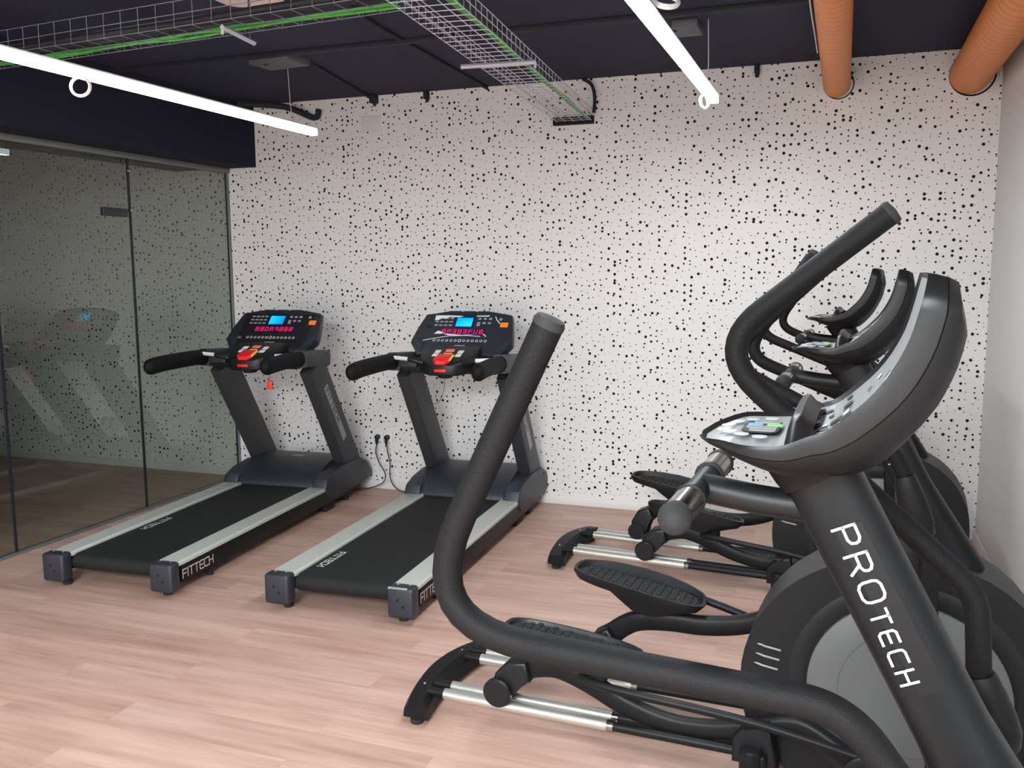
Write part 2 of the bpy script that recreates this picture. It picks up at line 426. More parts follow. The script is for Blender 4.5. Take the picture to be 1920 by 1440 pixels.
def wire_tray(name, a, b_, w, hgt, label, n_b=5, pitch=.075, m='wire', rw=.0022):
    """basket tray running from a to b (bottom centre line)"""
    a, b_ = V(a), V(b_); d = (b_-a); L_ = d.length; d.normalize(); s = d.cross(V((0, 0, 1))).normalized(); up = V((0, 0, 1))
    t = MB()
    for i in range(n_b): 
        q = s*(w*(i/(n_b-1)-.5)); t.tube([a+q, b_+q], rw, 5)
    for sg in (-1, 1):
        for hh in (.5, 1): t.tube([a+s*(sg*w/2)+up*hgt*hh, b_+s*(sg*w/2)+up*hgt*hh], rw, 5)
    k = int(L_/pitch)
    for i in range(k+1):
        p = a+d*(i*L_/k)
        t.tube([p-s*w/2+up*hgt, p-s*w/2-up*.003, p+s*w/2-up*.003, p+s*w/2+up*hgt], rw*.95, 5)
    o = t.obj(name, m); tag(o, label, 'cable tray', 'wire basket cable trays')
    return o, a, b_, d, s, up
T1A, T1B = V((-1.715, -.02, 2.612)), V((-1.44, -3.25, 2.612))
wire_tray('cable_tray', T1A, T1B, .235, .075, 'galvanised wire basket tray running towards the dark opening in the dotted wall')
wire_tray('cable_tray', (-1.63, -2.78, 2.64), (-4.24, -2.62, 2.62), .2, .1, 'galvanised wire basket tray crossing above the left light bar to the soffit', 3, .095, 'wire_dim', .0019)
d1 = (T1B-T1A).normalized(); s1 = d1.cross(V((0, 0, 1))).normalized()
b = MB()
for k, (off, zz) in enumerate(((.085, .012), (.098, .012), (.091, .023))):
    pts = [T1A+d1*(i*.2)-s1*(off+.004*math.sin(i*1.7+k))+V((0, 0, zz)) for i in range(17)]
    b.tube(smooth_path(pts, 3), .0062, 7)
tag(b.obj('cable_bundle', 'greencable'), 'green cables lying along one edge of the tray that enters the wall', 'cables', 'green cables in the trays')
b = MB()
for k in range(3):
    pts = [V((-1.65-i*.185, -2.705+.0115*i+.012*k+.006*math.sin(i*2.1+k), 2.658-.0015*i+.008*(k % 2)+.005*math.sin(i*1.3+k*2))) for i in range(14)]
    b.tube(smooth_path(pts, 3), .0062, 7)
tag(b.obj('cable_bundle', 'greencable'), 'green cables lying in the tray that crosses to the soffit', 'cables', 'green cables in the trays')
b = MB()
for k in range(3):
    pts = [V((-1.65-i*.185, -2.80+.0115*i-.03*k+.008*math.sin(i*1.1+k), 2.662-.0015*i+.012*(k % 2))) for i in range(14)]
    b.tube(smooth_path(pts, 3), .014, 8)
tag(b.obj('cable_bundle', 'cablemass'), 'thick dark cables filling the tray that crosses to the soffit', 'cables', 'dark cables in the trays')
def bracket(c, s, w, label):
    t = empty('tray_bracket', c); tag(t, label, 'bracket', 'brackets under the cable trays')
    s = V(s).normalized()
    b = MB(); b.tube([-s*w/2, s*w/2], .011, 4); b.tube([s*w/2, s*w/2+V((0, 0, -.028))], .007, 4); b.obj('crossbar', 'wire', t)
    b = MB()
    b.tube([-s*w*.36, -s*w*.36+V((0, 0, H-c[2]))], .004, 6); b.obj('threaded_rod', 'boxgrey', t)
p = T1A+d1*1.85; bracket((p.x, p.y, p.z-.016), -s1, .36, 'short galvanised crossbar carrying the tray that runs to the wall hole')
bracket((-2.38, -2.70, 2.608), (.15, -1, 0), .27, 'short galvanised crossbar carrying the tray that crosses to the soffit')
# square opening in the wall where the tray enters
b = MB(); b.box((-1.725, -.02, 2.618), (.275, .04, .05), .003); b.obj('x', 'hole'); x = bpy.data.objects['x']; x.name = 'wall_opening'
tag(x, 'dark slot at the top of the dotted wall where the wire tray ends', 'opening')
b = MB(); b.tube(smooth_path([(-1.66, -.03, 2.88), (-1.60, -.035, 2.84), (-1.578, -.03, 2.76), (-1.585, -.02, 2.66)], 5), .011, 8)
tag(b.obj('conduit', 'ceilpaint_strip'), 'short dark curved conduit beside the wall opening', 'conduit', 'dark conduits on the ceiling')
for pts, lab in (([(-2.10, -2.6, H-.011), (-2.26, -1.85, H-.011), (-2.30, -1.05, H-.011), (-2.345, 0.0, H-.011)], 'dark conduit curving across the ceiling from the tray junction to the wall'),
                 ([(-3.05, -1.07, H-.011), (-3.12, -.7, H-.011), (-3.25, 0, H-.011)], 'dark conduit running from the junction plate to the wall')):
    b = MB(); b.tube(smooth_path(pts, 6), .011, 8); tag(b.obj('conduit', 'ceilpaint_strip'), lab, 'conduit', 'dark conduits on the ceiling')
for x_, w_ in ((-3.205, .05), (-2.79, .03), (-.55, .03)):
    b = MB(); b.box((x_, -.03, H-.03), (w_, .06, .06), .008); b.tube([(x_, -.02, H-.03), (x_, -.02, H-.075)], .012, 8)
    tag(b.obj('conduit_box', 'ceilpaint_strip'), {-3.205: 'small dark box where the junction plate conduit meets the wall', -2.79: 'tiny dark stub at the wall top between the two conduits', -.55: 'tiny dark stub at the wall top beside the right light bar'}[x_], 'box', 'dark stubs at the wall top')
b = MB(); b.tube(smooth_path([(-4.2, -.25, H-.03), (-3.9, -.1, H-.05), (-3.70, -.03, H-.13), (-3.66, -.03, H-.07)], 5), .022, 8)
tag(b.obj('conduit', 'ceilpaint_strip'), 'thick dark conduit bending down at the corner of the soffit and dotted wall', 'conduit', 'dark conduits on the ceiling')
def ceil_plate(c, sx, sy, rz, label):
    t = empty('junction_plate', (c[0], c[1], H), rz); tag(t, label, 'junction plate', 'grey junction plates on the ceiling')
    b = MB(); b.box((0, 0, -.02), (sx, sy, .04), .004); b.obj('cover', 'boxgrey', t)
    b = MB(); b.lathe([(.014, -.041), (.014, -.0435), (.004, -.0435)], (-.06, -.05, 0), (0, 0, 1), 14); b.obj('knockout', 'hole', t)
ceil_plate((-3.17, -1.24), .29, .20, -.12, 'square grey junction plate on the ceiling above the left light bar')
ceil_plate((-.80, -1.12), .13, .2, .0, 'small grey junction plate on the ceiling beside the right light bar')
t = empty('ceiling_cassette', (-2.515, -2.53, H)); tag(t, 'pale rounded ceiling unit cut by the top edge of the photo', 'air conditioner')
b = MB(); n = []
for cx, cy, a0 in ((.085, .14, 0), (-.085, .14, 90), (-.085, -.14, 180), (.085, -.14, 270)):
    for k in range(7):
        a = math.radians(a0+k*15); n.append((cx+.06*math.cos(a), cy+.06*math.sin(a)))
b.prism(n, -.05, 0, lambda p, q, t_: (p, q, t_), .008); b.obj('casing', 'cassette', t)
b = MB(); b.box((0, 0, -.053), (.1, .2, .012), .004); b.obj('grille', 'offwhite', t)

def duct(x, z, r, label, y0=-4.2):
    t = empty('round_duct', (x, 0, z)); tag(t, label, 'duct', 'orange round ducts')
    b = MB(); prof = []
    y = 0.004; n = 0
    while y < -y0:
        prof += [(r, y), (r*1.004, y+.002), (r, y+.004)]; y += .075
    prof.append((r, -y0))
    b.lathe(prof, (0, 0, 0), (0, -1, 0), 40)
    # spiral lock seams
    o = b.obj('duct_pipe', ['duct', 'ductseam'], t, ang=60)
    for p in o.data.polygons:
        if p.area < r*2*PI/40*.0022*1.6 and abs(p.normal.y) > .02: p.material_index = 1
    b = MB(); b.lathe([(r*1.03, .002), (r*1.12, .002), (r*1.12, .0), (r*1.03, .0)], (.012, 0, 0), (0, -1, 0), 40, caps=False); b.obj('wall_sleeve', 'hole', t)
    b = MB(); b.lathe([(r*1.02, -.02), (r*1.05, -.02), (r*1.05, .02), (r*1.02, .02)], (0, y0*.68, 0), (0, -1, 0), 32, caps=False); b.tube([(0, y0*.68, r*1.03), (0, y0*.68, H-z)], .006, 8); b.obj('hanger_strap', 'wire', t)
duct(-.083, 2.735, .078, 'slim orange round duct entering the dotted wall right of the light bar')
duct(.640, 2.742, .112, 'thick orange round duct entering the dotted wall in the corner by the right wall')
b = MB(); b.tube(smooth_path([(-.18, -.6, 2.80), (-.185, -.9, 2.82), (-.19, -1.4, 2.83), (-.19, -2.2, 2.83)], 4), .004, 6)
tag(b.obj('duct_cable', 'whitecable'), 'thin pale cable running along the slim orange duct', 'cable')
b = MB(); b.box((-3.25, -.003, 2.69), (.15, .010, .11), .003); tag(b.obj('blanking_plate', 'wallwhite'), 'blank pale cover plate high on the dotted wall', 'cover plate')

# ------------------------------------------------------------------ treadmills
def treadmill(loc, deg, label, film):
    t = empty('treadmill', (loc[0], loc[1], 0), -math.radians(deg)); tag(t, label, 'treadmill', 'treadmills in front of the dotted wall')
    W = .39
    # local axes: x right, y forward (to the wall), z up ; rear end at y=0
    b = MB(); b.box((-W+.0+.036, 1.13, .112), (.072, 2.12, .096), .006); b.obj('side_frame', 'steel_black', t)
    b = MB(); b.box((W-.036, 1.13, .112), (.072, 2.12, .096), .006)
    # lettering on the outer flank
    b.box((W+.0005, .205, .108), (.001, .30, .056), mi=1)
    b.text('FITTECH', (W+.0015, .065, .087), (0, 1, 0), (0, 0, 1), .043, .0065, mi=2, gap=.2)
    b.obj('side_frame', ['steel_black', 'plastic', 'pinkwhite'], t)
    for sg in (-1, 1):
        b = MB(); x = sg*(W-.063)
        b.prism([(x-.063, .158), (x+.063, .158), (x+.063, .172), (x+.055, .181), (x-.055, .181), (x-.063, .172)], .036, 1.70, lambda p, q, s: (p, s, q), .002)
        b.obj('side_rail', 'railstrip', t)
        b = MB(); b.box((sg*(W-.062), .005, .11), (.134, .075, .15), .016, seg=3)
        for px, pz in ((-.012, .125), (.014, .095)):
            b.lathe([(.008, 0), (.008, .0012), (.001, .0012)], (sg*(W-.062)+px, -.0322, pz), (0, -1, 0), 12, mi=1)
        for px in (-.03, .03): b.lathe([(.006, 0), (.004, .002), (.001, .002)], (sg*(W-.062)+px, .018, .1845), (0, 0, 1), 10, mi=2)
        if film and sg > 0: b.box((sg*(W-.075), -.022, .177), (.10, .012, .012), .003, rot=Matrix.Rotation(.6, 3, 'X'), mi=3)
        b.obj('rear_cap', ['navy_plastic', 'hole', 'satin', 'white'], t)
        b = MB(); b.lathe([(.024, 0), (.026, .02), (.016, .03), (.016, .05)], (sg*(W-.08), .05, 0), (0, 0, 1), 18); b.obj('foot', 'rubber', t)
        b = MB(); b.box((sg*(W-.05), .37, .045), (.05, .06, .05), .006); b.lathe([(.018, 0), (.018, .022)], (sg*(W-.05), .37, 0), (0, 0, 1), 14); b.obj('foot', 'rubber', t)
        b = MB(); b.lathe([(.02, -.02), (.038, -.02), (.038, .02), (.02, .02)], (sg*(W-.05), 2.02, .040), (1, 0, 0), 20); b.obj('transport_wheel', 'rubber', t)
        b = MB(); b.box((sg*(W-.06), 1.75, .03), (.07, .14, .06), .008); b.obj('foot', 'rubber', t)
    # belt wrapped over the rear roller and its lettering
    bw = W-.132; b = MB(); rr = .042; zc = .166-rr
    prof = [(1.72, .166)]+[(.075-rr*math.sin(k*PI/10), zc+rr*math.cos(k*PI/10)) for k in range(11)]+[(1.72, zc-rr)]
    b.prism(prof, -bw, bw, lambda p, q, s: (s, p, q))
    b.text('FITTECH', (-bw+.03, .78 if film is False else .43, .1668), (0, -1, 0), (1, 0, 0), .036, .0075, mi=1, gap=.28)
    b.obj('running_belt', ['belt', 'offwhite'], t, ang=25)
    b = MB(); b.lathe([(.01, -.27), (.036, -.27), (.036, .27), (.01, .27)], (0, .075, zc), (1, 0, 0), 20); b.obj('roller', 'steel_black', t)
    b = MB(); b.box((0, 1.0, .145), (.54, 1.6, .02), .003); b.obj('deck', 'rubber', t)
    # motor hood
    pr = [(1.655, .172), (1.668, .205), (1.74, .262), (1.84, .30), (1.96, .318), (2.10, .316), (2.23, .29), (2.32, .235), (2.34, .11), (2.30, .075), (1.75, .075), (1.70, .10)]
    pr = [tuple(p) for p in smooth_path([(a, c, 0) for a, c in pr], 3)]
    b = MB(); b.prism([(p[0], p[1]) for p in pr], -.30, .30, lambda p, q, s: (s, p, q), .012, seg=3)
    b.box((0, 1.985, .3195), (.09, .03, .002), mi=1)
    b.obj('motor_hood', ['navy_plastic', 'greysticker'], t, ang=30)
    for sg in (-1, 1):
        pl = [(1.63, .178), (1.66, .235), (1.76, .268), (1.95, .285), (2.19, .285), (2.30, .235), (2.375, .145), (2.36, .112), (2.22, .082), (1.78, .082), (1.68, .10), (1.635, .14)]
        x0, x1 = sg*.285, sg*(W+.008)
        b = MB(); b.prism(pl, min(x0, x1), max(x0, x1), lambda p, q, s: (s, p, q), .014, seg=3)
        b.lathe([(.009, 0), (.009, .001), (.001, .001)], (sg*(W+.0085), 2.215, .238), (sg, 0, 0), 12, mi=1)
        b.lathe([(.007, 0), (.007, .001), (.001, .001)], (sg*(W+.0085), 1.66, .125), (sg, 0, 0), 12, mi=1)
        b.obj('hood_side', ['navy_plastic', 'hole'], t, ang=35)
        # leaning upright, rectangular tube
        A, B = V((sg*.335, 2.13, .22)), V((sg*.335, 1.60, 1.03)); d = (B-A).normalized(); nrm = V((1, 0, 0)).cross(d).normalized()
        b = MB(); rings = []
        hw, hd = .045, .104
        for P_ in (A, B):
            ring = []
            for cx, cy in ((-1, -1), (1, -1), (1, 1), (-1, 1)):
                for k in range(4):
                    a0 = {(-1, -1): 180, (1, -1): 270, (1, 1): 0, (-1, 1): 90}[(cx, cy)]; a = math.radians(a0+30*k)
                    ring.append(P_+V((1, 0, 0))*(cx*(hw-.012)+.012*math.cos(a))+nrm*(cy*(hd-.012)+.012*math.sin(a)))
            rings.append(ring)
        b.loft(rings)
        mats = ['tread_plastic', 'greysticker', 'plastic_dark']
        if sg > 0:
            c0 = A+(B-A)*.30+V((hw+.0008, 0, 0)); c1 = A+(B-A)*.80+V((hw+.0008, 0, 0))
            ww = .029
            b.poly([c0-nrm*ww-nrm*.0, c0+nrm*ww, c1+nrm*ww, c1-nrm*ww], mi=1)
            b.text('FITTECH', c1-nrm*.021*(-1 if nrm.y < 0 else 1)+V((.001, 0, 0))-d*.025, -d, (nrm if nrm.y > 0 else -nrm), .042, .0075, mi=2, gap=.33)
        b.obj('upright', mats, t, ang=30)
        # hand rail: padded grip with rounded tip, thick sleeve over the upright
        x = sg*.352
        b = MB(); rings = []
        y0_ = 1.02 if sg > 0 else .875; path = smooth_path([(x, y0_, 1.071), (x, y0_+.12, 1.079), (x, 1.28, 1.083), (x, 1.42, 1.078)], 5)
        b.tube(path, .05, 20, cap='round', rb=.04, up=(0, 0, 1)); b.obj('hand_grip', 'foam', t)
        b = MB(); path = smooth_path([(x, 1.415, 1.078), (x-sg*.004, 1.52, 1.07), (x-sg*.01, 1.65, 1.062), (x-sg*.012, 1.765, 1.052)], 5)
        b.tube(path, [.057]*len(path), 24, rb=[.052]*len(path), up=(0, 0, 1), power=.55); b.obj('rail_sleeve', 'tread_plastic', t)
        # pulse bar with rubber ends
        a_, c_ = V((sg*.345, 1.375, 1.108)), V((sg*.205, 1.345, 1.102))
        b = MB(); b.tube([a_, c_], .0125, 14); b.obj('pulse_bar', 'offwhite', t)
        b = MB(); b.tube([V((sg*.365, 1.42, 1.08)), a_, a_+(c_-a_)*.08], .0165, 14); b.obj('pulse_bar_end', 'plastic_dark', t)
        b = MB(); b.tube([a_+(c_-a_)*.92, c_, V((sg*.13, 1.37, 1.08))], .0165, 14); b.obj('pulse_bar_end', 'plastic_dark', t)
        # bottle holder tray beside the console
        b = MB(); b.box((sg*.265, 1.50, 1.063), (.15, .18, .05), .014, seg=3); b.obj('side_tray', 'navy_plastic', t)
        b = MB(); b.lathe([(.045, 0), (.05, .045), (.046, .048), (.04, .006), (.001, .006)], (sg*.27, 1.50, 1.015), (0, 0, 1), 22, caps=False); b.obj('bottle_holder', 'plastic_dark', t)
        if sg > 0:
            for k, (px, py) in enumerate(((.25, 1.46), (.285, 1.53), (.31, 1.47))):
                pass
    # cross bar / control pod
    b = MB()
    def pod(y, hw_, z0, z1): return [(-hw_, y, z0), (hw_, y, z0), (hw_, y, z1), (-hw_, y, z1)]
    sec = []
    outline = [(-.175, 1.42), (-.125, 1.35), (-.07, 1.315), (.07, 1.315), (.125, 1.35), (.175, 1.42), (.175, 1.575), (-.175, 1.575)]
    b.prism(outline, 1.005, 1.08, lambda p, q, s: (p, q, s+(.36 if s > 1.05 else .12)*(q-1.315)), .014, seg=3)
    b.obj('control_pod', 'plastic_dark', t, ang=35)
    b = MB(); b.box((0, 1.49, 1.045), (.64, .10, .075), .016, seg=3); b.obj('cross_bar', 'plastic_dark', t)
    b = MB(); b.lathe([(.03, 0), (.045, .006), (.05, .03), (.03, .04)], (0, 1.40, .985), (0, 0, 1), 20); b.obj('pod_base', 'plastic_dark', t)
    zk = lambda y: 1.08+.36*(y-1.315)
    def key(name, x, y, w, dpt, m, hgt=.006):
        b = MB(); b.box((x, y, zk(y)+hgt/2), (w, dpt, hgt), .002, rot=Matrix.Rotation(math.atan(.36), 3, 'X')); return b.obj(name, m, t)
    for sx in (-.075, .075):
        for k in (0, 1): key('speed_key', sx, 1.43+k*.047, .036, .036, 'offwhite')
    key('stop_key', 0, 1.492, .055, .034, 'salmon'); key('start_key', 0, 1.44, .055, .034, 'yellow')
    b = MB(); b.prism([(-.052, 1.335), (-.03, 1.312), (.03, 1.312), (.052, 1.335), (.045, 1.41), (-.045, 1.41)], -.006, .022, lambda p, q, s: (p, q, zk(q)+s), .006, seg=2); b.obj('emergency_stop', 'redkey', t)
    b = MB(); b.box((.052, 1.375, zk(1.375)+.012), (.010, .08, .014), .003, rot=Matrix.Rotation(.35, 3, 'X')); b.obj('stop_key_guard', 'yellow', t)
    b = MB(); b.box((0, 1.314, 1.04), (.075, .008, .018), .002); b.obj('stop_label', 'redkey', t)
    # console: tilted panel
    C0 = V((0, 1.60, 1.108)); dv = V((0, .255, .262)).normalized(); nv = V((0, -dv.z, dv.y))   # up the panel, facing the runner
    Lp = .36
    out = [(-.285, 0), (.285, 0), (.30, .055), (.345, .10), (.345, .13), (.325, .22), (.30, .335), (.285, .345), (.165, .352), (.15, .372), (-.15, .372), (-.165, .352), (-.285, .345), (-.30, .335), (-.325, .22), (-.345, .13), (-.345, .10), (-.30, .055)]
    pl3 = lambda p, q, s: tuple(C0+V((p, 0, 0))+dv*q+nv*s)
    b = MB(); b.prism(out, -.05, 0, pl3, .01, seg=3)
    ins = [(-.25, .0), (.25, 0), (.28, .08), (.25, .30), (-.25, .30), (-.28, .08)]
    b.prism(ins, -.11, -.045, pl3, .03, seg=3)
    for sg in (-1, 1): b.prism([(sg*.25, .02), (sg*.31, .075), (sg*.335, .14), (sg*.29, .14), (sg*.25, .10)], .0, .009, pl3, .004)
    for k in (-1, 0, 1): b.prism([(k*.1-.042, .338), (k*.1+.042, .338), (k*.1+.042, .366), (k*.1-.042, .366)], .0, .006, pl3, .002)
    con = b.obj('console', 'navy_plastic', t, ang=35)
    # display face children
    def face(name, rects, mats, lift=.0015, parent=con):
        b = MB()
        for (x0, y0, x1, y1, mi) in rects: b.prism([(x0, y0), (x1, y0), (x1, y1), (x0, y1)], 0, lift, pl3, 0, mi=mi)
        return b.obj(name, mats, parent, smooth=False)
    face('overlay', [(-.262, .032, .262, .325, 0)], ['black_print'] if film is False else ['navy_plastic'], .001)
    face('lcd_screen', [(-.082, .228, .052, .318, 0), (-.07, .236, .040, .310, 1)], ['lcdframe', 'lcd'], .003)
    b = MB()
    for k in range(8):
        x0 = -.15+k*.0365; b.box((0, 0, 0), (.001, .001, .001)) if False else None
        for (a, c, e, f_) in ((0, 0, .004, .034), (.020, 0, .024, .034), (0, 0, .024, .004), (0, .015, .024, .019), (0, .030, .024, .034)):
            if random.random() < .82: b.prism([(x0+a, .176+c), (x0+e, .176+c), (x0+e, .176+f_), (x0+a, .176+f_)], 0, .0022, pl3)
    b.prism([(-.157, .170), (.147, .170), (.147, .214), (-.157, .214)], 0, .0014, pl3, mi=1)
    b.obj('led_readout', ['led_red', 'lcdframe'], con, smooth=False)
    def keyset(name, pts, w, h_, m):
        b = MB()
        for x, y in pts:
            b.prism([(x-w/2, y-h_/2), (x+w/2, y-h_/2), (x+w/2, y+h_/2), (x-w/2, y+h_/2)], 0, .003, pl3)
        return b.obj(name, m, con, smooth=False)
    keyset('program_keys', [(-.205+i*.033, .305-j*.030) for i in range(4) for j in range(3)], .023, .011, 'greysticker')
    keyset('number_keys', [(.085+i*.036, .303-j*.036) for i in range(3) for j in range(2)]+[(.085, .249)], .02, .015, 'greysticker')
    b = MB()
    for k in range(13):
        cx = -.185+k*.029; r_ = .012 if k == 6 else .0095
        ring = [(cx+r_*math.cos(a*PI/6), .118+r_*math.sin(a*PI/6)) for a in range(12)]
        ring2 = [(cx+r_*.62*math.cos(a*PI/6), .118+r_*.62*math.sin(a*PI/6)) for a in range(12)]
        b.prism(ring, 0, .002, pl3); b.prism(ring2, 0, .0026, pl3, mi=1)
    b.obj('speed_dots', ['offwhite', 'black_print'], con, smooth=False)
    face('sticker', [(.235, .235, .285, .272, 0)], ['orangesticker'], .003)
    face('sticker', [(-.27, .22, -.232, .245, 0)], ['ring'], .003)
    face('brand_plate', [(-.035, .068, .035, .08, 0)], ['greysticker'], .0025)
    b = MB(); b.lathe([(.011, 0), (.011, .003), (.001, .003)], pl3(.228, .30, 0), nv, 14); b.obj('round_key', 'greysticker', con)
    if film is False: face('small_label', [(-.262, .105, -.232, .125, 0)], ['disc'], .0025)
    if film:
        # glare on the loose protective film, painted as pale patches
        b = MB()
        b.poly([pl3(x, y, .006) for x, y in ((-.225, .325), (-.12, .327), (-.03, .322), (-.05, .312), (-.13, .312), (-.15, .295), (-.17, .307), (-.20, .285), (-.222, .283))])
        b.poly([pl3(x, y, .006) for x, y in ((.06, .326), (.15, .330), (.14, .318), (.06, .318))])
        b.poly([pl3(x, y, .006) for x, y in ((-.20, .168), (-.175, .196), (-.135, .180), (-.15, .168))])
        b.poly([pl3(x, y, .006) for x, y in ((-.14, .172), (0, .162), (.08, .168), (0, .155), (-.10, .158))])
        b.poly([pl3(x, y, .006) for x, y in ((.14, .175), (.165, .152), (.158, .150), (.136, .170))])
        b.stroke([(-.27, .108), (-.19, .130), (-.09, .152), (.03, .158), (.12, .152)], .005, C0+nv*.006, V((1, 0, 0)), dv, 0)
        b.stroke([(.19, .318), (.205, .29), (.23, .262)], .005, C0+nv*.006, V((1, 0, 0)), dv, 0)
        b.obj('film_glare_patches', 'film', con, smooth=False)
    # safety cord
    b = MB()
    if film:
        b.tube(smooth_path([(-.15, 1.42, 1.03), (-.152, 1.42, .93), (-.13, 1.42, .85), (-.085, 1.42, .82), (-.04, 1.42, .85), (-.015, 1.42, .93), (-.008, 1.42, 1.03)], 5), .0018, 5)
        b.obj('safety_cord', 'darkcable', t)
    else:
        b.tube(smooth_path([(.128, 1.42, 1.03), (.13, 1.42, .98), (.128, 1.42, .93)], 4), .0015, 5); sc_ = b.obj('safety_cord', 'darkcable', t)
        b = MB(); b.box((.128, 1.42, .905), (.036, .014, .06), .006, rot=Matrix.Rotation(.15, 3, 'Y')); b.obj('safety_clip', 'redtag', sc_)
    return t
treadmill((-3.503, -2.44), -4.4, 'charcoal treadmill beside the glass partition with a red safety clip hanging below its console', False)
treadmill((-2.204, -2.34), -2.6, 'charcoal treadmill with glossy film on its console, standing behind the front elliptical handlebar', True)

# ------------------------------------------------------------------ wall sockets and plugs
for i, x in enumerate((-3.245, -3.165)):
    t = empty('wall_socket', (x, 0, .40)); tag(t, ['white wall socket left of its twin, cable going to the left treadmill', 'white wall socket right of its twin, cable going to the treadmill with film'][i], 'socket', 'wall sockets between the treadmills')
    b = MB(); b.box((0, -.005, 0), (.078, .010, .082), .003); b.obj('frame', 'socket', t)
    b = MB(); b.lathe([(.021, 0), (.021, .003), (.019, .003), (.018, .001), (.001, .001)], (0, -.010, 0), (0, -1, 0), 20); b.obj('outlet', 'socket', t)
for i in (0, 1):
    x = (-3.245, -3.165)[i]
    t = empty('power_cord', (x, -.013, .40)); tag(t, ['black plug and cord dropping from the left socket to the left treadmill', 'black plug and cord dropping from the right socket to the film-covered treadmill'][i], 'power cord', 'treadmill power cords')
    b = MB(); b.lathe([(.019, 0), (.020, .012), (.017, .03), (.008, .036)], (0, 0, 0), (0, -1, 0), 18); b.tube([(0, -.022, 0), (0, -.03, -.03), (.0, -.026, -.055)], [.014, .011, .006], 10); b.obj('plug', 'plastic_dark', t)
    pts = [[(0, -.024, -.05), (-.008, -.03, -.11), (.02, -.035, -.19), (.075, -.045, -.27), (.065, -.07, -.335), (-.03, -.10, -.375), (-.10, -.12, -.385), (-.17, -.13, -.392)],
           [(0, -.024, -.05), (.012, -.03, -.11), (.032, -.035, -.19), (.03, -.04, -.27), (.06, -.06, -.335), (.13, -.09, -.375), (.24, -.11, -.393), (.36, -.12, -.393)]][i]
    b = MB(); b.tube(smooth_path(pts, 6), .0042, 7); b.obj('cord', 'darkcable', t)

# ------------------------------------------------------------------ elliptical trainers
def superring(c, u, w, ru, rw, n=20, power=.7):
    out = []
    for k in range(n):
        a = 2*PI*k/n; cc, ss = math.cos(a), math.sin(a)
        out.append(V(c)+V(u)*(math.copysign(abs(cc)**power, cc)*ru)+V(w)*(math.copysign(abs(ss)**power, ss)*rw))
    return out

